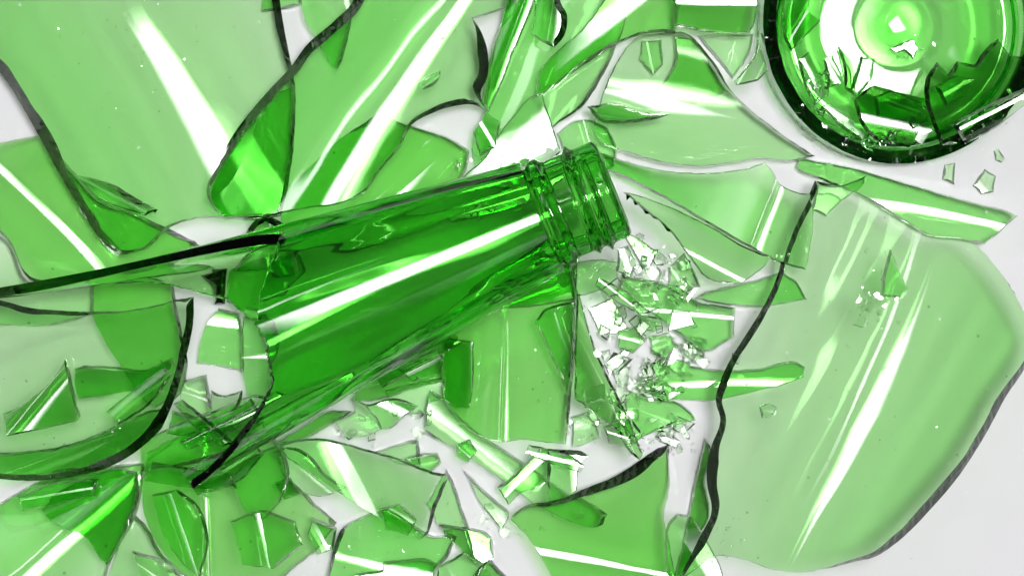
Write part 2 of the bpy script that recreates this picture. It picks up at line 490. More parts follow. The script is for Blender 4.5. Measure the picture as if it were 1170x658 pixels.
shard('glass_shard', 'small square dark green chip on right part of the rounded green shard',
      [(313, 552), (331, 544), (345, 564), (325, 571)], ang=60, mat='deep', shine=False, tilt=(.1, .1))
shard('glass_shard', 'yellow green shard leaning on the rounded green shard below the black neck tip',
      [(262, 545), (288, 520), (320, 508), (330, 540), (318, 575), (300, 594), (282, 588), (270, 570)], ang=70, k=.2, a=30, mat='mid', shine=False, tilt=(.18, .0))

# ---- first layer, centre bottom
shard('glass_shard', 'pale glossy shard under left corner of the big bottom centre piece',
      [(312, 517), (330, 512), (350, 520), (372, 545), (396, 560), (365, 568), (345, 563), (326, 545)], ang=40, k=0.3, a=9, mat='pale', ax=(350, 540))
shard('glass_shard', 'frosted dark-edged shard at the bottom edge speckled with dust',
      [(388, 607, 5), (396, 600, 1.5), (425, 588), (450, 590), (475, 605), (495, 615), (515, 613), (521, 616, 4), (510, 640, 4), (482, 670, 1.5), (470, 695), (366, 695), (374, 655, 4)], ax=(405, 640), ang=15, k=0.34, a=20, mat='mid')
shard('glass_shard', 'bright little shard cut by the bottom edge beside dusty shard',
      [(405, 656), (437, 652), (438, 642), (488, 640), (500, 646), (482, 695), (405, 695)], ang=5, mat='mid', shine=True, k=.2, a=20, ax=(450, 655))
shard('glass_shard', 'pale triangular shard right of the bright shard with black corner',
      [(510, 536), (518, 552), (529, 585), (537, 604), (518, 602), (498, 598), (490, 575)], ang=70, k=.1, a=40, mat='pale', shine=False, tilt=(.12, .08))
shard('glass_shard', 'small pale shard with dark edge joined below the triangular pale shard',
      [(527, 602), (552, 607), (562, 615), (564, 638), (552, 645), (541, 644)], ang=30, mat='mid', shine=False, tilt=(-.1, .13))
shard('glass_shard', 'pointed dark green splinter overlapping the pale triangular shard tip',
      [(501, 600, 2), (516, 601), (534, 605), (540, 625), (544, 643), (536, 641), (521, 622)], ang=50, mat='deep', shine=False, tilt=(.12, .1))
shard('glass_shard', 'dark green triangular shard poking up from bottom edge near the middle',
      [(558, 638, 3), (572, 652), (590, 672), (584, 695), (532, 695), (540, 658)], ang=50, mat='deep', shine=False, tilt=(.1, .1))
shard('glass_shard', 'slender pale triangular splinter lying alone on white below the bent shard',
      [(530, 538), (550, 558), (582, 585), (581, 592), (573, 606), (560, 590), (545, 570)], ang=55, k=.15, a=10, mat='pale', shine=False, tilt=(.05, .12))
shard('glass_shard', 'pale chip with hooked dark edge above the bright black-cornered shard',
      [(428, 516), (450, 509), (470, 503, 3), (478, 504, 3), (481, 532, 1.5), (455, 530)], ang=-15, mat='pale', shine=False, tilt=(.1, .1))
shard('glass_shard', 'small glinting chip beside hooked pale chip, near the black corner',
      [(464, 523), (480, 519), (500, 518), (504, 530), (492, 540), (472, 532)], ang=-10, k=.2, a=12, mat='mid', ax=(495, 530))

# ---- middle row under the neck
shard('glass_shard', 'pale shard with white glint below dark belly of the neck',
      [(440, 446), (480, 436), (508, 432), (508, 456), (490, 462), (484, 472), (462, 474), (444, 462)], ax=(470, 450), ang=-14, k=.2, a=20, mat='pale')
shard('glass_shard', 'vivid yellow green shard directly under the neck, above the white gap',
      [(400, 458), (425, 425), (470, 415), (508, 410), (507, 436), (470, 445), (430, 458)], ang=-15, k=.2, a=20, mat='deep', shine=False, tilt=(.05, .15))
shard('glass_shard', 'pale five-sided shard with dark left edge under the neck shadow',
      [(380, 480, 3), (404, 470, 3), (404, 455, 1.5), (420, 465), (430, 480), (436, 491), (410, 500), (390, 494)], ang=30, mat='pale', shine=False, tilt=(.1, .1))
shard('glass_shard', 'folded green shard right of the pale five-sided one',
      [(406, 456), (420, 462), (450, 455), (478, 464), (462, 476), (446, 490), (436, 491), (426, 474)], ang=25, k=.2, a=14, mat='mid', ax=(452, 466))
shard('glass_shard', 'dark triangular shard half hidden below the black end of neck',
      [(312, 508), (340, 490), (375, 470), (402, 470), (378, 486), (345, 503)], ang=-30, mat='deep', shine=False, tilt=(.1, .1))

# ---- small pieces seen through the open shoulder of the bottle
shard('glass_shard', 'pale six-sided shard with white top seen left inside the broken shoulder',
      [(240, 362), (250, 352), (272, 358), (277, 385), (276, 426, 3), (250, 420, 3), (224, 415, 1.5), (228, 388)], ax=(255, 370), ang=8, k=0.3, a=16, mat='mid')
shard('glass_shard', 'pale shard with white stripe visible inside the open neck shoulder',
      [(276, 362), (312, 358), (320, 385), (322, 420), (310, 456), (280, 452), (274, 410)], ax=(295, 408), ang=-8, k=0.3, a=14, mat='mid')
shard('glass_shard', 'small bluish white chip right of the thick black plate rim',
      [(206, 436), (234, 428), (242, 470), (226, 476), (203, 468)], ang=20, k=0.2, a=12, mat='pale', ax=(220, 452), dim=0.08)
shard('glass_shard', 'tiny pale chip with dark crack under the shoulder stripe shard',
      [(240, 446), (254, 452), (276, 446), (274, 460, 3), (260, 474, 1.5), (240, 477)], ang=-20, mat='pale', shine=False, tilt=(.1, .1))
shard('glass_shard', 'bent green splinter crossing below the bluish white chip',
      [(195, 470), (230, 478), (262, 470), (285, 455), (295, 470), (262, 492), (225, 500), (190, 496)], ang=-12, k=.3, a=12, mat='deep', ax=(235, 487), shine=False, tilt=(.05,.15))

# ---- pieces lying on the rounded green shard
shard('glass_shard', 'level dark green band under black tip of the lower neck tongue',
      [(162, 550), (172, 528), (215, 535), (262, 540), (270, 558), (218, 558)], ang=5, k=.3, a=14, mat='mid2', shine=False, tilt=(.05, .15))
shard('glass_shard', 'thin dark splinter slanting down right beside the thick plate rim',
      [(196, 462, 2.5), (206, 457, 2.5), (240, 482, 2.5), (266, 505, 2.5), (254, 510, 2.5), (222, 490, 2.5)], ang=40, k=.3, a=6, mat='mid2', shine=False, tilt=(.1, .12))
shard('glass_shard', 'narrow clear splinter rising right inside the torn shoulder bottom',
      [(206, 504), (262, 478), (318, 446, 2), (330, 452, 2), (270, 492, 1.5), (214, 514)], ang=-27, k=.3, a=7, mat='mid', ax=(268, 482), dim=.06)
# ---- deep-toned pieces low in the heap
shard('glass_shard', 'yellow green piece showing between the two crossing black rims, upper left',
      [(236, 216), (262, 162), (300, 114), (332, 98), (334, 150), (327, 210), (316, 245), (258, 250), (240, 236)], ang=60, k=.2, a=30, mat='mid2', shine=False, tilt=(.1, .1))
shard('glass_shard', 'dark green piece seen through the upper part of the torn shoulder',
      [(262, 300), (300, 282), (334, 272), (345, 300), (330, 345), (292, 352), (258, 346)], ang=60, k=.2, a=30, mat='mid2', shine=False, tilt=(.12, .05))
shard('glass_shard', 'dark green piece in the shade directly below the middle of the neck',
      [(540, 345), (590, 318), (650, 296), (658, 342), (610, 350), (560, 352)], ang=-20, k=.2, a=30, mat='deep', shine=False, tilt=(.05, .14))
shard('glass_shard', 'narrow deep green strip along outside of the lower thin black rim',
      [(806, 500), (814, 520), (806, 550), (812, 586), (796, 622), (776, 690), (764, 690), (784, 600), (796, 540)], ang=108, k=.3, a=10, mat='deep', shine=False, tilt=(.16, 0))
# ---- top middle
shard('glass_shard', 'tiny green piece at top edge left of the crossing black lines',
      [(296, -20), (350, -20), (342, 6), (318, 11), (297, 14)], ang=0, mat='mid', shine=False, tilt=(.1, .1))
shard('glass_shard', 'deep green triangular tooth hanging from the top edge',
      [(340, -25), (412, -25), (402, 25), (391, 70), (386, 79), (378, 75), (362, 48), (346, 22)], ang=70, k=.12, a=30, mat='mid', shine=False, tilt=(.12, .05))
shard('glass_shard', 'wide pale sheet right of the dark band, running up to the top edge',
      [(552, 127), (565, 60), (585, -25), (722, -25), (716, 20), (705, 52), (690, 84, 3), (665, 122, 3), (632, 146, 1.5), (600, 190), (545, 200), (538, 172), (540, 156)], ang=115, k=.1, a=80, mat='mid', shine=False, tilt=(.05,.13))
shard('glass_shard', 'long slanting green sliver crossing the pale sheet near the top',
      [(603, 114), (612, 108), (617, 80), (640, 55), (668, 30), (705, -25), (782, -25), (773, 35), (740, 37), (700, 53, 3), (665, 75, 3), (640, 94, 3), (620, 108, 1.5)], ang=-38, k=0.2, a=30, mat='mid2', shine=False, tilt=(-.05,-.12))
shard('glass_shard', 'tall dark green band wedged beside the black right edge of the striped sheet',
      [(558, 128), (550, 118), (553, 95), (562, 55), (575, 15), (580, -25), (622, -25), (604, 20), (586, 62), (568, 108)], ang=112, k=.35, a=16, mat='deep', shine=False, tilt=(.15, .05))
shard('glass_shard', 'small curled shard with black right edge at the top, above the sliver',
      [(612, -20), (636, -20), (641, 3, 7), (648, 16, 7), (645, 40, 7), (633, 54, 6), (620, 47, 1.5), (607, 38), (610, 20)], ang=100, k=.2, a=14, mat='mid', shine=False, tilt=(.15, .0))
shard('glass_shard', 'white glaring shard with curled tip standing behind the neck collar',
      [(606, 110), (620, 107), (629, 136), (641, 172), (610, 210), (515, 232), (505, 222), (530, 200), (554, 179), (568, 155), (587, 131)], ax=(590, 170), ang=-35, k=0.14, a=45, mat='clear', wob=.6, cu=0.0004, dim=0.04)
shard('glass_shard', 'green shard with two soft stripes left of the glaring white shard',
      [(318, 262), (327, 217), (350, 190), (385, 155), (427, 126), (470, 142), (514, 157), (536, 171), (530, 198), (480, 244), (400, 268), (330, 275)], ax=(478, 205), ang=139, k=0.32, a=18, mat='mid2', dim=0.06)

# ---- right of the neck
shard('glass_shard', 'yellow green rounded shard peeping out above the bottle mouth',
      [(636, 152), (655, 138), (675, 136), (695, 144), (704, 163), (704, 192), (680, 200), (650, 190)], ang=70, k=.2, a=20, mat='mid', shine=False, tilt=(.12, .1))
shard('glass_shard', 'wide pale shard right of the bottle mouth, below the clear overlapping sheet',
      [(688, 171), (735, 186), (786, 196), (850, 193), (873, 186), (884, 197), (890, 210), (905, 218), (925, 222), (930, 245), (927, 280), (921, 308), (890, 300), (850, 280), (810, 256), (760, 225), (720, 203), (695, 192)], ax=(875, 258), ang=110, k=0.3, a=16, mat='mid', dim=0.05)
shard('glass_shard', 'leaf-shaped green shard beneath the clear sheet near the top right',
      [(770, 42), (795, 45), (815, 80), (832, 106), (805, 116), (775, 121), (738, 108, 3), (757, 95, 3), (771, 68, 3)], ang=20, k=.2, a=26, mat='mid2', shine=False, tilt=(.1, -.14))
shard('glass_shard', 'tiny pale chip under upper left part of the clear sheet',
      [(733, 48), (756, 46), (758, 75), (746, 88), (730, 70)], ang=80, mat='pale', shine=False, tilt=(.1, .1))
shard('glass_shard', 'thick green block at the top edge left of the bottle base',
      [(768, -25), (868, -25), (865, 20), (858, 37), (830, 38), (790, 32), (772, 28)], ax=(820, 3), ang=0, k=.3, a=12, mat='deep')
shard('glass_shard', 'pale shard under the thick green block, touching the bottle base',
      [(798, 40), (830, 38), (862, 38), (858, 60), (838, 90), (822, 70)], ax=(822, 45), ang=60, k=.15, a=20, mat='pale')
shard('glass_shard', 'small three-cornered shard squeezed against left wall of bottle base',
      [(840, 92), (860, 66), (868, 45), (878, 80), (866, 92), (842, 97)], ang=-60, mat='mid', shine=False, tilt=(.1, .1))
shard('glass_shard', 'clear sheet with a broad white glare, lying over other shards top right',
      [(735, 38), (760, 35, 3), (785, 36, 3), (800, 48, 4), (822, 78, 4), (835, 100, 3), (860, 125, 3), (900, 155, 3), (934, 177, 3), (905, 184, 1.5), (870, 181), (840, 186), (800, 190), (760, 186), (720, 175), (688, 163), (676, 148), (688, 108), (700, 80), (715, 55)], ax=(745, 115), ang=10, k=0.2, a=22, mat='pale', cu=0.0008, dim=0.0)
shard('glass_shard', 'small dark jagged splinter below left end of the white glare',
      [(671, 121, 3), (700, 117), (730, 127), (766, 131), (745, 137), (700, 141), (684, 137)], ang=6, k=.3, a=8, mat='deep', shine=False, tilt=(.05, .2))
shard('glass_shard', 'long shard below the bottle mouth with sharp white line on lower edge',
      [(713, 219), (722, 220), (768, 236, 2.5), (820, 262, 2.5), (850, 280, 2.5), (881, 293, 3), (876, 303, 1.5), (860, 315), (845, 325), (810, 319), (800, 310), (782, 285), (760, 258), (735, 238)], ax=(815, 303), ang=27, k=.32, a=9, mat='mid', dim=0.0)
shard('glass_shard', 'pale boat-shaped shard pointing right under the thin black rim',
      [(794, 341), (806, 334), (840, 325), (870, 318), (895, 310), (915, 325), (925, 343), (900, 348), (860, 351), (820, 347)], ang=-3, k=.2, a=20, mat='mid', shine=False, tilt=(-.08, .12))
shard('glass_shard', 'three-sided pale chip between bottle mouth and boat-shaped shard',
      [(765, 305), (783, 288), (795, 312), (801, 327), (780, 337), (764, 325)], ang=50, mat='pale', shine=False, tilt=(.1, .12))
shard('glass_shard', 'green shard with brilliant white stripe and dark lower point in crumbs',
      [(700, 338), (707, 328), (713, 314), (745, 320), (780, 330), (800, 345), (820, 348), (841, 352), (840, 385, 2.5), (812, 402, 3), (800, 402, 3), (778, 382, 2), (755, 365, 1.5), (740, 355), (720, 345)], ax=(790, 359), ang=5, k=.34, a=10, mat='mid', dim=0.0)
shard('glass_shard', 'glossy oblong chip just below the bottle mouth',
      [(711, 266), (724, 268), (752, 287), (746, 301), (735, 308)], ang=35, k=.12, a=16, mat='mid', ax=(728, 288))
shard('glass_shard', 'pale four-sided chip shining white among the crumbs',
      [(672, 352), (700, 340), (706, 350), (720, 380), (685, 383), (678, 366)], ang=-15, k=.06, a=30, mat='pale', ax=(694, 362))
shard('glass_shard', 'small green chip half under the white-striped shard among crumbs',
      [(729, 358), (755, 363), (758, 375), (745, 379), (732, 375)], ang=10, mat='mid', shine=False, tilt=(.1, .1))
shard('glass_shard', 'oblong snow-white glinting chip tilted among the crumbs',
      [(690, 416), (714, 398), (721, 402), (713, 415), (696, 429)], ang=-35, k=.03, a=20, mat='clear', ax=(705, 412))
shard('glass_shard', 'tiny white glinting chip left of the oblong snow-white chip',
      [(684, 402), (697, 399), (698, 406), (690, 413)], ang=-35, k=.03, a=20, mat='clear', ax=(690, 406))
shard('glass_shard', 'stepped long green shard running under the thin black rim',
      [(744, 416), (775, 411), (788, 413), (790, 418), (830, 423), (870, 422), (910, 414), (922, 420), (920, 432), (900, 440), (860, 450), (830, 457), (780, 458), (745, 452), (734, 440), (748, 430)], ang=-2, k=.26, a=10, mat='mid', shine=False, tilt=(0,.16))
shard('glass_shard', 'arrow-shaped green shard pointing right below the stepped long shard',
      [(714, 451), (722, 447), (745, 455), (775, 460), (790, 470), (795, 480), (760, 490), (735, 500), (728, 506), (716, 490)], ang=20, k=.2, a=14, mat='mid', shine=False, tilt=(.05, .14))
shard('glass_shard', 'curved white chip beside upper right end of black-edged bottom shard',
      [(752, 498), (765, 496), (778, 504), (768, 511), (756, 506)], ang=20, k=.05, a=20, mat='clear', ax=(765, 503))
shard('glass_shard', 'shiny pale chip wedged left of the long pointed wedge',
      [(653, 476), (670, 471), (683, 488), (685, 500), (668, 509), (654, 511)], ang=-5, k=.15, a=14, mat='pale', ax=(668, 482))
shard('glass_shard', 'small pale green chip at left foot of the stepped long shard',
      [(735, 432), (748, 428), (756, 432), (740, 441)], ang=-10, k=.03, a=20, mat='clear', ax=(745, 434))

# ---- centre, below the neck
shard('glass_shard', 'long bent ribbon shard from centre down to black-edged bottom shard',
      [(487, 456, 3), (492, 446, 1.5), (505, 455), (515, 467), (530, 481), (550, 498), (575, 513), (600, 530), (625, 547), (650, 563), (680, 580), (693, 589, 5), (688, 601, 5), (677, 604, 1.5), (650, 597), (620, 583), (575, 550), (540, 527), (510, 508), (492, 498, 3), (484, 490, 3)], ax=(545, 508), ang=36, k=.2, a=26, mat='mid', t=11, dim=0.07)
shard('glass_shard', 'small bright shard standing below the ribbon, dark lower corner',
      [(568, 557, 2.5), (585, 545), (600, 530), (618, 512), (628, 516), (630, 540), (618, 557), (598, 562), (581, 578)], ang=-45, k=.25, a=10, mat='mid', ax=(600, 545))
shard('glass_shard', 'big green bottom shard with thick black curved upper edge and white stripes',
      [(585, 590, 2), (600, 579, 3), (640, 572, 4), (670, 560, 7), (700, 549, 9), (730, 532, 10), (755, 516, 9), (770, 509, 5), (768, 530, 1.5), (768, 562), (760, 590), (766, 620), (778, 695), (645, 695), (625, 650), (605, 617), (584, 594)], ax=(640, 632), ang=10, k=0.32, a=14, mat='mid2', dim=0.0)
shard('glass_shard', 'dusty pale shard showing behind lower left end of thin black rim',
      [(764, 600), (775, 588), (790, 590), (812, 622), (826, 655), (824, 695), (776, 695), (762, 650)], ang=60, k=.2, a=30, mat='mid', shine=False, tilt=(.12, .1))
shard('glass_shard', 'short upright shard with black top edge above the black-edged bottom shard',
      [(625, 514, 5), (640, 514, 5), (665, 516, 5), (673, 521, 1.5), (663, 531), (659, 560), (642, 573), (626, 573)], ang=85, k=.2, a=14, mat='mid', shine=False, tilt=(.14, .05))
shard('glass_shard', 'tall centre shard with soft upright white band and small bubbles',
      [(505, 385), (535, 350), (590, 325), (630, 300), (662, 292, 3), (660, 350, 3), (656, 420, 3), (650, 480, 3), (647, 508, 1.5), (620, 505), (600, 502), (575, 504), (545, 497), (522, 478), (507, 455)], ax=(578, 420), ang=91, k=0.28, a=12, mat='mid2', dim=0.075)
shard('glass_shard', 'square deep green piece at left of the tall centre shard',
      [(505, 386), (541, 390), (541, 440), (537, 466), (520, 467), (507, 456)], ang=90, k=.2, a=20, mat='deep', shine=False, tilt=(.14, .05))
shard('glass_shard', 'bright leaf-shaped green shard at right side of tall centre shard',
      [(611, 368, 3), (622, 354), (640, 347), (657, 344), (657, 380), (654, 420), (648, 452), (640, 430), (625, 398)], ang=70, k=.2, a=20, mat='mid', shine=False, tilt=(.14, .08))
shard('glass_shard', 'long pointed wedge shard aimed down right below the bottle mouth',
      [(660, 330, 2.2), (664, 340), (668, 356), (680, 396, 3), (700, 440, 3), (720, 480, 3), (734, 518, 3), (730, 524), (722, 519), (700, 490, 2), (672, 467), (657, 456), (657, 400)], ang=66, k=.28, a=12, mat='deep', shine=False, tilt=(.13,.1), lift=9)
shard('glass_shard', 'pale shard in the shade under the bottle mouth threads',
      [(650, 300), (690, 296), (706, 300), (706, 318), (690, 330), (664, 338), (656, 338)], ang=-20, mat='mid', k=.2, a=20, shine=False, tilt=(.1, .1))
shard('glass_shard', 'big bright shard with milky left half and black right corner',
      [(316, 508), (345, 502), (372, 502), (420, 514), (460, 525), (490, 537), (510, 541, 4), (512, 546, 4), (500, 575, 4), (488, 610, 3), (480, 616, 1.5), (455, 601), (430, 590), (400, 572), (370, 552), (345, 535), (325, 520)], ax=(402, 545), ang=62, k=0.34, a=40, mat='mid', sg=-1, dim=0.06)

# ---- second layer, left
shard('glass_shard', 'little dark notched splinter on the long-streaked left shard',
      [(85, 199), (110, 204), (134, 213, 3), (148, 222, 5), (180, 239, 6), (166, 246, 3), (140, 238, 1.5), (113, 226)], ang=28, mat='mid', k=.3, a=8, shine=False, tilt=(.1, .1))
shard('glass_shard', 'rectangular green strip lying on the left black-rimmed plate',
      [(86, 422), (96, 419, 3), (140, 421, 1.5), (165, 424), (196, 410), (199, 420), (166, 450), (140, 450), (120, 455), (90, 458), (85, 445)], ang=0, k=.28, a=8, mat='deep', shine=False, tilt=(0, -.15))
shard('glass_shard', 'curved green strip under the lower black rim of the left plate',
      [(-40, 520), (40, 516), (85, 507), (130, 488), (165, 472), (188, 468), (186, 485), (160, 510), (120, 530), (70, 541), (-40, 546)], ang=-20, k=.35, a=10, mat='deep', shine=False, tilt=(0, .15))
shard('glass_shard', 'deep green broken piece under white diagonal stripe, bottom left',
      [(45, 583, 2.5), (60, 565, 1.5), (80, 555), (125, 535), (155, 540), (157, 570, 3), (150, 590, 3), (140, 615, 1.5), (122, 645), (115, 640), (95, 612), (75, 605), (50, 592)], ang=139, k=.2, a=22, mat='deep', shine=False, tilt=(.1, .14))
shard('glass_shard', 'large pale plate at left bounded by a thick curving black rim',
      [(-45, 333, 5), (0, 343, 5), (30, 351, 6), (70, 355, 5), (104, 356, 3), (150, 354, 2), (200, 343, 2), (221, 339, 6), (220, 370, 6.5), (209, 420, 7), (199, 455, 7.5), (184, 488, 9), (160, 512, 10), (125, 533, 9), (85, 544, 8), (40, 549, 7.5), (0, 547, 7), (-45, 540, 7)], ax=(45, 398), ang=-21, k=.17, a=40, mat='pale', sg=-1, shine=False, tilt=(.0, -.02))
shard('glass_shard', 'bright green triangular shard with sheen lying on the left plate',
      [(72, 410), (77, 428), (84, 460), (88, 477), (85, 482), (50, 490), (8, 498), (4, 472), (20, 465), (45, 446), (62, 428)], ax=(62, 455), ang=128, k=0.34, a=24, mat='deep', dim=0.06)
shard('glass_shard', 'tiny black splinter shaped like a cross under the neck tongue',
      [(228, 308, 5), (241, 303), (242, 297), (259, 297), (258, 325), (256, 347), (245, 348), (243, 326), (235, 318)], ang=80, mat='black', shine=False, tilt=(.1, .1))
shard('glass_shard', 'shard with black arched upper edge where the torn shoulder corner ends',
      [(268, 305, 2), (276, 274, 6), (288, 253, 7), (303, 246, 7), (318, 252, 7), (338, 270, 4), (334, 305, 2)], ang=80, mat='mid2', shine=False, tilt=(.1, .1), k=.2, a=20)

# ---- the great sheets on top
shard('glass_shard', 'large pale sheet in top left corner with forked white glare',
      [(-45, 40, 12), (0, 88, 12), (35, 146, 13), (72, 214, 11), (95, 252, 11), (113, 280, 9), (130, 290, 6), (150, 288, 3), (168, 280, 2.5), (190, 260, 2), (214, 251, 2), (254, 249, 2), (290, 251, 1.6), (318, 246), (327, 205, 3), (334, 150, 3), (334, 95, 3), (327, 60, 5), (320, 25, 9), (309, -45, 9), (-45, -45, 1.5)], ax=(200, 95), ang=60, k=0.2, a=46, mat='soft', t=12, cu=0.0004, wob=0.12, dim=0.02, uneven=0.5)
shard('glass_shard', 'large striped sheet in top middle edged in black on both sides',
      [(408, -45, 13), (402, -2, 13), (380, 22, 13), (350, 48, 12), (330, 75, 10), (300, 108, 10), (270, 145, 9), (250, 178, 9), (237, 205, 8), (235, 218, 5), (238, 230, 4), (250, 244, 2), (258, 251, 1.5), (300, 248), (340, 240), (390, 232), (418, 218, 2.5), (430, 200, 2.5), (457, 167, 2.5), (470, 142, 3), (490, 130, 4), (510, 122, 5), (540, 118, 6), (556, 126, 8), (549, 105, 10), (557, 85, 11), (557, 58, 11), (550, 36, 6), (540, 20, 1.5), (553, 17, 1.5), (578, 8, 2), (592, -45, 1.5)], ax=(487, 57), ang=125, k=0.15, a=10, mat='mid', t=12, wob=0.15, dim=0.0)
shard('glass_shard', 'tiny oblong chip lying on the striped top sheet',
      [(481, 95), (490, 86), (503, 80), (502, 88), (495, 97), (483, 102)], ang=-35, mat='mid', k=.2, a=6, shine=False, tilt=(.1, .15))

# ---- right
shard('glass_shard', 'small pale chip tucked under the top corner of the large right sheet',
      [(934, 208), (960, 212), (990, 202), (984, 216), (962, 233), (946, 248), (930, 240)], ang=-20, k=.06, a=20, mat='pale', ax=(950, 225))
shard('glass_shard', 'green tapering shard right of the bottle base with soft stripe',
      [(911, 190), (914, 179), (940, 183), (975, 190), (1010, 200), (1060, 215), (1110, 230), (1158, 243), (1162, 247, 2.5), (1140, 268, 2.5), (1125, 279), (1105, 275, 1.5), (1060, 268), (1030, 250), (990, 226), (960, 213), (935, 203), (915, 196)], ax=(1070, 243), ang=10, k=.25, a=11, mat='mid')
shard('glass_shard', 'large pale right-hand sheet with thin black left rim and white glare',
      [(938, 204, 4.5), (930, 222, 4.5), (912, 258, 4.5), (900, 290, 5), (893, 315, 5), (878, 348, 5.5), (855, 385, 6), (838, 412, 7), (825, 440, 8), (821, 460, 6), (826, 482, 6), (816, 510, 8), (811, 528, 10), (810, 555, 9), (815, 585, 7), (800, 618, 7), (789, 640, 5), (776, 664, 2), (792, 656, 2), (818, 637, 1.6), (850, 640, 1.6), (880, 650), (915, 654), (945, 650, 3), (985, 641, 5), (1000, 638, 7), (1030, 619, 10), (1065, 585, 11), (1100, 545, 12), (1130, 500, 10), (1155, 455, 9), (1180, 418, 8), (1190, 385, 3), (1178, 358, 3), (1160, 325, 3), (1140, 300, 2), (1120, 280, 1.5), (1105, 272), (1080, 270), (1062, 267), (1045, 256), (1010, 235), (985, 218), (965, 211)], ax=(985, 490), ang=117, k=0.19, a=17, mat='soft', t=12, sg=1, cu=0.0003, wob=0.04, dim=0.0, taper=-0.001, uneven=0.25)
shard('glass_shard', 'tiny green arrowhead chip on upper part of large right sheet',
      [(1019, 285), (1028, 305), (1038, 330), (1028, 340), (1008, 338), (1010, 318)], ang=70, mat='mid', shine=False, tilt=(.1, .1))
shard('glass_shard', 'tiny dark green speck chip on left part of large right sheet',
      [(868, 464), (879, 460), (888, 466), (880, 476), (871, 478)], ang=0, mat='pale', shine=False, tilt=(.1, .1), t=8)
# chips on the bare table
shard('glass_shard', 'narrow pale chip on white table just below the bottle base',
      [(1080, 188), (1092, 186), (1091, 211), (1077, 205)], ang=90, mat='mid', shine=False, tilt=(.03,.12), t=5)
shard('glass_shard', 'faint clear chip on white table right of the narrow pale chip',
      [(1112, 212), (1126, 193), (1139, 201), (1136, 219), (1122, 222)], ang=50, mat='mid', shine=False, tilt=(.03,.12), t=5)
shard('glass_shard', 'thin chip on white table close to lower right of bottle base',
      [(1136, 172), (1142, 170), (1149, 181), (1145, 186), (1138, 183)], ang=50, mat='mid', shine=False, tilt=(.03,.12), t=5)

# ---- more splinters of the heap
shard('glass_shard', 'lens-shaped green shard lying on the rounded green shard, nearest its left edge',
      [(172, 566), (200, 560), (224, 580), (236, 620), (228, 660), (204, 640), (184, 610)], ang=70, mat='mid', k=.3, a=12, dim=.07)
shard('glass_shard', 'blunt green shard on the rounded green shard by its bottom right curve',
      [(262, 596), (296, 584), (336, 598), (344, 624), (312, 650), (276, 646)], ang=80, mat='mid', k=.3, a=14, dim=.06)
shard('glass_shard', 'curved pale splinter at the bottom edge below the lens-shaped green shard',
      [(150, 630), (180, 640), (214, 662), (240, 690), (170, 690)], ang=35, mat='pale', k=.3, a=10, dim=.05)
shard('glass_shard', 'green splinter hugging the striped shard just under thick plate rim',
      [(20, 566), (60, 552), (110, 548), (104, 566), (60, 578), (26, 584)], ang=-8, mat='mid', k=.3, a=8, dim=.07)
shard('glass_shard', 'green splinter along bottom edge right of the frosted dusty shard',
      [(500, 648), (530, 632), (552, 646), (540, 690), (496, 690)], ang=60, mat='mid', k=.3, a=8, dim=.06)
shard('glass_shard', 'small kite-shaped chip on the white gap right of bright black-cornered shard',
      [(522, 508), (536, 502), (545, 516), (534, 530), (520, 522)], ang=40, mat='mid', k=.2, a=8)
shard('glass_shard', 'thin pale splinter across the lower right of the bent ribbon shard',
      [(604, 508), (650, 520), (668, 532), (664, 540), (640, 534), (600, 518)], ang=14, mat='pale', k=.25, a=7)
shard('glass_shard', 'sharp dark splinter poking from under belly of the neck at centre',
      [(428, 430), (470, 404), (520, 380), (528, 392), (486, 416), (436, 444)], ang=-30, mat='deep', shine=False, tilt=(.08, .15), k=.3, a=10)
shard('glass_shard', 'pale splinter with green tip lying left of square deep green piece',
      [(452, 420), (500, 398), (508, 412), (502, 430), (470, 436)], ang=-25, mat='mid', k=.3, a=9, dim=.06)
shard('glass_shard', 'angular chip between the dusty bottom shard and bright black-cornered shard',
      [(432, 582), (456, 576), (476, 594), (466, 612), (440, 606)], ang=30, mat='mid2', shine=False, tilt=(.12, .1), k=.25, a=9)
shard('glass_shard', 'green triangular chip near left foot of the dusty bottom shard',
      [(356, 592), (384, 604), (380, 628), (362, 634), (350, 612)], ang=60, mat='mid', k=.25, a=9, dim=.06)
shard('glass_shard', 'two-toned chip by the point of the long wedge shard',
      [(690, 488), (708, 480), (722, 496), (714, 512), (696, 508)], ang=20, mat='pale', k=.25, a=8)
shard('glass_shard', 'broken green chip in the crumbs right of four-sided pale chip',
      [(706, 378), (728, 372), (738, 390), (724, 404), (706, 398)], ang=15, mat='mid', k=.25, a=9, dim=.05)
shard('glass_shard', 'green chip in the crumbs above the stepped long shard',
      [(742, 384), (766, 380), (776, 396), (762, 410), (744, 404)], ang=-20, mat='mid', shine=False, tilt=(.1, .12))
shard('glass_shard', 'sliver lying across left corner of the dark-bottomed white-striped shard',
      [(684, 316), (712, 330), (738, 352), (732, 360), (704, 346), (680, 326)], ang=38, mat='mid', k=.3, a=7)
shard('glass_shard', 'clear chip close under the threads of the bottle mouth',
      [(706, 284), (718, 280), (728, 300), (720, 318), (706, 310)], ang=70, mat='pale', k=.2, a=8)
shard('glass_shard', 'long deep green splinter under the left plate beside its black rim',
      [(120, 470), (150, 446), (186, 420), (196, 428), (170, 462), (134, 486)], ang=-40, mat='mid2', shine=False, tilt=(.1, .12), k=.3, a=10)
shard('glass_shard', 'cracked dark green chunk beneath the lower black tip of neck',
      [(206, 540), (240, 520), (286, 500), (300, 520), (270, 552), (226, 566)], ang=-30, mat='deep', k=.3, a=10, dim=.07)
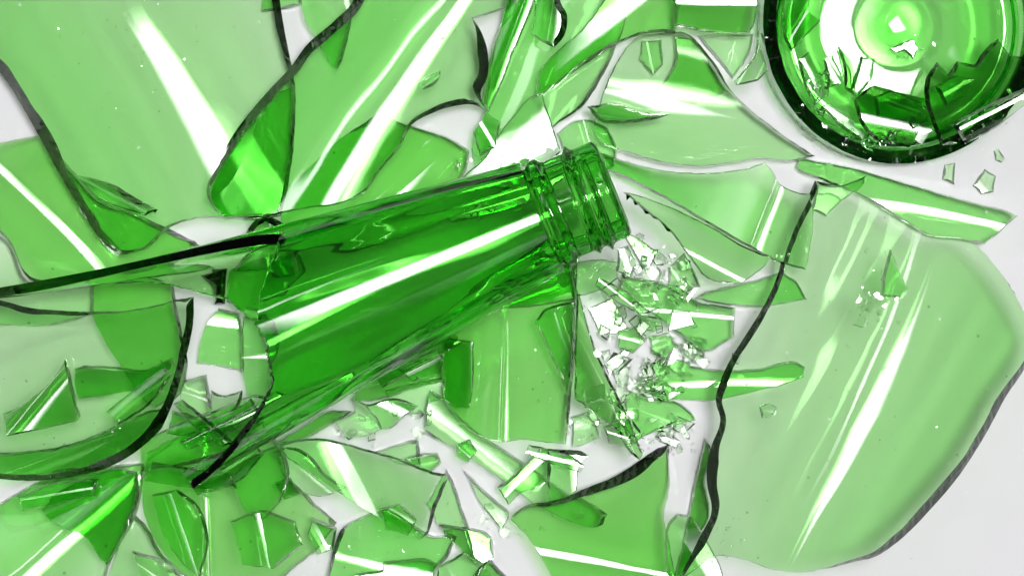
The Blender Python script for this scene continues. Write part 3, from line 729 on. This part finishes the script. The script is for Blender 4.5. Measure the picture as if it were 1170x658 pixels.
shard('glass_shard', 'green chip at left edge of the wide pale sheet near the collar',
      [(540, 150), (556, 128), (572, 140), (566, 168), (548, 178)], ang=60, mat='mid', k=.25, a=9)
# ---- splinters inside the bottle base
shard('glass_shard', 'bright yellow green splinter behind the white folded shard in base',
      [(1000, 112), (1022, 104), (1052, 118), (1060, 140), (1030, 150), (1004, 136)], ang=20, mat='mid2', k=.3, a=12)
shard('glass_shard', 'leaf-like splinter between punt and three-peaked dark shard in base',
      [(1070, 100), (1092, 88), (1112, 92), (1104, 112), (1082, 122)], ang=-30, mat='pale', k=.3, a=10)
shard('glass_shard', 'dark green shard leaning on left wall inside the bottle base',
      [(896, -25), (930, -25), (925, 12), (938, 24), (922, 40), (905, 58), (896, 40)], ang=-60, mat='deep', shine=False, tilt=(.2, .1))
shard('glass_shard', 'milky upright chip at left inside the bottle base',
      [(912, 68), (926, 58), (940, 78), (944, 110), (932, 120), (920, 96)], ang=60, k=0.2, a=8, mat='clear', ax=(928, 88))
shard('glass_shard', 'second milky chip nearer the punt inside the bottle base',
      [(942, 68), (952, 62), (964, 88), (962, 96), (948, 100)], ang=60, k=0.2, a=8, mat='clear', ax=(952, 82))
shard('glass_shard', 'white curved sliver on the black rim inside the bottle base',
      [(940, 122), (948, 117), (970, 131), (992, 151), (985, 160), (964, 146)], ang=38, k=.08, a=16, mat='clear', ax=(966, 138))
shard('glass_shard', 'white folded shard with dark tab beside the bottle base punt',
      [(974, 104), (985, 64), (1001, 66), (998, 88), (980, 112)], ang=60, k=0.2, a=8, mat='clear', ax=(988, 84))
shard('glass_shard', 'green splinter pointing up left of the white folded shard in base',
      [(959, 52), (968, 62), (979, 84), (977, 108), (966, 100), (966, 78)], ang=65, mat='deep', shine=False, tilt=(.2, .1))
shard('glass_shard', 'dark green shard on the floor of the bottle base, front side',
      [(978, 112), (1000, 96), (1030, 104), (1062, 112), (1068, 150), (1040, 168), (1005, 160), (985, 140)], ang=10, k=.25, a=16, mat='dark', shine=False, tilt=(.05, .15))
shard('glass_shard', 'jagged dark green shard with three peaks inside right of bottle base',
      [(1058, 112, 4), (1060, 88, 4), (1073, 70, 4), (1085, 84, 4), (1096, 69, 4), (1116, 73, 4), (1130, 54, 4), (1144, 42, 4), (1158, 62, 3), (1178, 64), (1180, 100), (1146, 118, 3), (1112, 132), (1094, 164), (1076, 166), (1066, 142)], ang=-30, k=.22, a=24, mat='dark', shine=False, tilt=(-.05, .16), lift=16)
shard('glass_shard', 'pale shard lying against front right wall inside bottle base',
      [(1090, 140), (1130, 120), (1172, 100), (1172, 120), (1140, 146), (1106, 164)], ax=(1120, 135), ang=-28, k=0.3, a=8, mat='pale')
shard('glass_shard', 'little white chips cluster piece on top of the bottle base punt',
      [(1018, 56), (1032, 48), (1044, 46), (1049, 56), (1044, 68), (1034, 58), (1024, 60)], ang=-20, k=.05, a=20, mat='clear', ax=(1034, 55), t=7)

# ================================================================== the neck, lying across the heap
LX, LY = 701.0, 215.0
AX = Vector((-math.cos(math.radians(22.2)), math.sin(math.radians(22.2))))      # photo axes, towards the broken end
PX = Vector((-AX.y * -1, -AX.x)); PX = Vector((math.sin(math.radians(22.2)), math.cos(math.radians(22.2))))
EDGE = [(-180, 450), (-165, 462), (-152, 475), (-138, 508), (-125, 540), (-111, 596), (-103, 665), (-98, 735), (-93, 660), (-88, 600), (-83, 520), (-78, 450), (-72, 395), (-62, 366), (-45, 378), (-30, 394), (-15, 410), (-5, 420), (10, 418), (22, 424), (33, 432), (50, 470), (67, 512), (80, 552), (88, 580), (93, 570), (110, 530), (135, 480), (160, 455), (180, 450)]
def neck_r(s): return 54.5 + .138 * s + (10 * ((s - 480) / 200) ** 2 if s > 480 else 0)
def neck():
    need = []
    for j in range(GH):
        for i in range(GW):
            x = GX0 + (i + .5) * CELL - LX; y = GY0 + (j + .5) * CELL - LY
            s = x * AX.x + y * AX.y; d = x * PX.x + y * PX.y
            if 0 < s < 470:
                r = neck_r(max(s, 60))
                if abs(d) < r * .8: need.append(HM[j][i] + math.sqrt(r * r - d * d) + .07 * s)
    need.sort(); z0 = need[int(len(need) * .985)] + 1
    print('neck axis at', z0, 'px')
    sm = 250
    zc = z0 - .07 * sm
    O = world(LX, LY, z0, zc)
    root = empty('bottle_neck', O, 'broken dark green bottle neck with threaded mouth lying across the heap', 'bottle neck')
    f = (HP - zc) / HP
    A3 = Vector((AX.x, -AX.y, -.07)).normalized(); P3 = Vector((PX.x, -PX.y, 0)); Z3 = A3.cross(P3)
    if Z3.z < 0: Z3 = -Z3
    def P(s, r, th): return (A3 * s + (Z3 * math.cos(th) + P3 * math.sin(th)) * r) * (S * f)
    NT = 224
    th = [-math.pi + 2 * math.pi * j / NT for j in range(NT)]
    edge = []
    for t in th:
        dg = math.degrees(t)
        e = lerp_table(EDGE, dg)
        edge.append(e + 3.0 * noise.noise(Vector((math.cos(t) * 6, math.sin(t) * 6, 4))) + 2.4 * noise.noise(Vector((math.cos(t) * 26, math.sin(t) * 26, 7))))
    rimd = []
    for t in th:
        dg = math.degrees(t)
        rimd.append(.35 if -55 < dg < 28 else (.95 if -100 < dg <= -55 or 28 <= dg < 95 else .6))  # painted edge darkness, weaker along the front break
    fr = lambda t: max(0, min(1, (math.degrees(t) + 62) / 12)) * max(0, min(1, (34 - math.degrees(t)) / 12))     # the front break slants outward
    # shoulder and neck tube
    s0 = 88.5; rings = []
    N = 44
    for q in range(N + 1):
        u = q / N
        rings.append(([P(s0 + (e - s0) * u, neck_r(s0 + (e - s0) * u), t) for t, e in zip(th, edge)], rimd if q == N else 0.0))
    tw = lambda s: 13 + 3.5 * max(0, 1 - (s - 90) / 160) - 3 * min(1, max(0, (s - 420) / 120))
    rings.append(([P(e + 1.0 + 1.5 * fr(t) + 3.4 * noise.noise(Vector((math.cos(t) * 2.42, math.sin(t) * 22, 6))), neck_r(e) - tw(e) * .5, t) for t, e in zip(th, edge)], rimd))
    for q in range(N, -1, -1):
        u = q / N
        rings.append(([P(s0 + (e - 2 + 4.5 * fr(t) - s0) * u, neck_r(s0 + (e - 2 + 4.5 * fr(t) - s0) * u) - tw(s0 + (e - 2 + 4.5 * fr(t) - s0) * u) + 3.4 * noise.noise(Vector((math.cos(t) * 2.4, math.sin(t) * 2, (e - s0) * u * .006))) + .25 * noise.noise(Vector((math.cos(t) * 7, math.sin(t) * 7, (e - s0) * u * .006))), t) for t, e in zip(th, edge)], 0.0))
    revolve('shoulder_tube', rings, O, 'neck', root, False, 48)
    # threaded finish
    def fin_r(s, t):
        r = 58.0
        if s < 7: r = 51 + 7.5 * math.sqrt(max(0, 1 - ((7 - s) / 7) ** 2))
        r += 6.5 * math.exp(-((s - 76) / 8.0) ** 4)
        for turn in range(3):
            c = 16 + 15 * (turn + (t + math.pi) / (2 * math.pi))
            if c < 46:
                fade = min(1, max(0, (c - 20) / 5)) * min(1, max(0, (46 - c) / 5))
                r += 7.0 * fade * math.exp(-((s - c) / 3.4) ** 2)
        return r
    rings = []
    ss = [.4 + 1.6 * i for i in range(55)] + [88.2]
    for s in ss: rings.append(([P(s, fin_r(s, t), t) for t in th], 0.0))
    for s in [88.2] + [80 - 8 * i for i in range(10)]: rings.append(([P(s, 42.5 + .03 * s, t) for t in th], 0.0))
    rings.append(([P(2, 43.5, t) for t in th], 0.0)); rings.append(([P(.2, 46, t) for t in th], 0.0))
    revolve('threaded_mouth', rings, O, 'neck', root, False, 60)
neck()

# ================================================================== crumbs too many to count
def crumbs():
    verts = []; faces = []; rims = []
    zones = [(740, 400, 70, 75, 30, 13), (750, 455, 80, 50, 18, 11), (735, 350, 40, 40, 12, 11), (748, 505, 45, 14, 8, 6), (760, 310, 50, 40, 12, 8), (450, 480, 90, 30, 14, 7), (560, 600, 60, 40, 10, 6), (540, 215, 40, 25, 10, 7), (1010, 150, 70, 20, 9, 8), (930, 110, 25, 40, 14, 7), (1000, 345, 30, 40, 10, 6), (735, 400, 75, 75, 40, 4.0), (735, 440, 70, 40, 20, 4), (735, 300, 30, 30, 26, 4), (1000, 350, 30, 60, 30, 3), (1010, 430, 110, 150, 60, 1.6), (1000, 160, 70, 12, 60, 3), (930, 105, 30, 40, 24, 3),
             (150, 60, 120, 70, 46, 2.0), (470, 70, 60, 60, 16, 1.8), (420, 620, 50, 30, 40, 1.5), (820, 620, 30, 40, 24, 2), (740, 505, 45, 20, 30, 3.2), (575, 590, 60, 40, 14, 2), (900, 300, 25, 40, 16, 2.5), (560, 190, 40, 25, 18, 3), (660, 495, 25, 20, 18, 3), (1035, 55, 20, 14, 14, 3), (620, 420, 30, 80, 14, 2), (300, 560, 90, 60, 20, 1.5), (110, 500, 80, 30, 20, 1.5), (1120, 140, 40, 25, 20, 2)]
    for x0, y0, sx, sy, n, size in zones:
        for _ in range(n):
            x = RND.gauss(x0, sx * .5); y = RND.gauss(y0, sy * .5)
            r = size * RND.uniform(.35, 1.5); h = min(r * RND.uniform(.2, .5), RND.uniform(1.5, 3.2))
            z = hm_at(x, y) + .8
            m = RND.choice((3, 4, 4, 5)); a0 = RND.uniform(0, 6.3); st = RND.uniform(.5, 1)
            ang = sorted(a0 + 6.283 * (i + RND.uniform(-.3, .3)) / m for i in range(m))
            rot = RND.uniform(0, 3.1)
            c, s_ = math.cos(rot), math.sin(rot)
            tx, ty = RND.uniform(-.2, .2), RND.uniform(-.2, .2)
            b = len(verts)
            for lv, sc_ in ((0, 1.0), (h, RND.uniform(.5, .95))):
                for g in ang:
                    u = math.cos(g) * r * sc_; v = math.sin(g) * r * sc_ * st
                    dx = u * c - v * s_; dy = u * s_ + v * c
                    verts.append(world(x + dx, y + dy, z + r * .4 + lv + tx * dx + ty * dy, z))
            faces.append(tuple(b + i for i in range(m))); rims.append(0.0)
            faces.append(tuple(b + m + i for i in reversed(range(m)))); rims.append(0.0)
            for i in range(m):
                j = (i + 1) % m
                faces.append((b + j, b + i, b + m + i, b + m + j)); rims.append(0.0)
    me = bpy.data.meshes.new('glass_crumbs')
    me.from_pydata([tuple(v) for v in verts], [], faces); me.update()
    bm = bmesh.new(); bm.from_mesh(me); bmesh.ops.recalc_face_normals(bm, faces=bm.faces); bm.to_mesh(me); bm.free()
    a = me.attributes.new('rim', 'FLOAT', 'FACE')
    for i, r in enumerate(rims): a.data[i].value = r
    me.materials.append(M['mid'])
    o = bpy.data.objects.new('glass_crumbs', me); C.objects.link(o)
    o['kind'] = 'stuff'; o['label'] = 'fine glass crumbs and dust scattered among the shards'; o['category'] = 'glass crumbs'
crumbs()

# ================================================================== light and lens
def area(name, loc, target, sx, sy, rad, col=(1, 1, 1), roll=0):
    l = bpy.data.lights.new(name, 'AREA'); l.shape = 'RECTANGLE'; l.size = sx; l.size_y = sy
    l.energy = rad * math.pi * sx * sy; l.color = col
    o = bpy.data.objects.new(name, l); C.objects.link(o); o.location = loc
    o.rotation_euler = (Vector(target) - Vector(loc)).to_track_quat('-Z', 'Y').to_euler()
    if roll:
        o.rotation_euler = ((Vector(target) - Vector(loc)).to_track_quat('-Z', 'Y').to_matrix() @ __import__('mathutils').Matrix.Rotation(math.radians(roll), 3, 'Z')).to_euler()
    l.use_nodes = True               # brighter middle, soft fall-off towards the cloth's edge
    nt = l.node_tree; em = nt.nodes['Emission']
    g = nt.nodes.new('ShaderNodeNewGeometry'); sp = nt.nodes.new('ShaderNodeSeparateXYZ')
    nt.links.new(g.outputs['Parametric'], sp.inputs[0])
    ds = []
    for ax in (0, 1):
        a = nt.nodes.new('ShaderNodeMath'); a.operation = 'SUBTRACT'; a.inputs[1].default_value = .5
        b = nt.nodes.new('ShaderNodeMath'); b.operation = 'ABSOLUTE'
        nt.links.new(sp.outputs[ax], a.inputs[0]); nt.links.new(a.outputs[0], b.inputs[0]); ds.append(b)
    mx = nt.nodes.new('ShaderNodeMath'); mx.operation = 'MAXIMUM'
    nt.links.new(ds[0].outputs[0], mx.inputs[0]); nt.links.new(ds[1].outputs[0], mx.inputs[1])
    mr = nt.nodes.new('ShaderNodeMapRange'); mr.interpolation_type = 'SMOOTHSTEP'
    mr.inputs[1].default_value = .02; mr.inputs[2].default_value = .5; mr.inputs[3].default_value = 1.5; mr.inputs[4].default_value = .02
    nt.links.new(mx.outputs[0], mr.inputs[0]); nt.links.new(mr.outputs[0], em.inputs['Strength'])
    return o
area('softbox', LAMP, (0, 0, 0), .42, .36, 59, (1, .995, .99))
area('strip_softbox', (-.20, .36, 1.22), (0, 0, 0), .05, .46, 13.0, (1, 1, 1), -45)
area('side_fill_softbox', (-.60, .50, 1.0), (0, 0, 0), .62, .50, 3.2, (1, 1, 1))  # added fill lamp, gives sloped shards a milky sheen
area('low_fill_softbox', (.55, -.60, 1.0), (0, 0, 0), .50, .40, 1.3, (1, 1, 1))  # second added fill lamp, dim, from the opposite side
w = bpy.data.worlds.new('World'); sc.world = w; w.use_nodes = True
w.node_tree.nodes['Background'].inputs[0].default_value = (.95, .97, 1, 1)
w.node_tree.nodes['Background'].inputs[1].default_value = .04

cam = bpy.data.cameras.new('camera'); co = bpy.data.objects.new('camera', cam); C.objects.link(co)
co.location = (0, 0, H); cam.sensor_width = 36; cam.lens = 36 * H / (1170 * S)
cam.clip_start = .01; cam.clip_end = 50
sc.camera = co
sc.view_settings.view_transform = 'Standard'; sc.view_settings.look = 'None'
sc.view_settings.exposure = 0; sc.view_settings.gamma = 1
cy = sc.cycles
cy.use_denoising = True; cy.denoiser = 'OPENIMAGEDENOISE'
try: cy.denoising_prefilter = 'ACCURATE'
except Exception: pass
cy.max_bounces = 18; cy.transmission_bounces = 18; cy.glossy_bounces = 6; cy.diffuse_bounces = 3; cy.transparent_max_bounces = 8; cy.volume_bounces = 0
cy.caustics_refractive = True; cy.caustics_reflective = True; cy.blur_glossy = 0.1
cy.sample_clamp_indirect = 40
cy.use_adaptive_sampling = True; cy.adaptive_threshold = .018; cy.adaptive_min_samples = 40
try:
    cy.use_guiding = True; cy.use_surface_guiding = True; cy.use_volume_guiding = False
except Exception: pass
print('max stack', max(max(r) for r in HM), 'shards', len(USED))
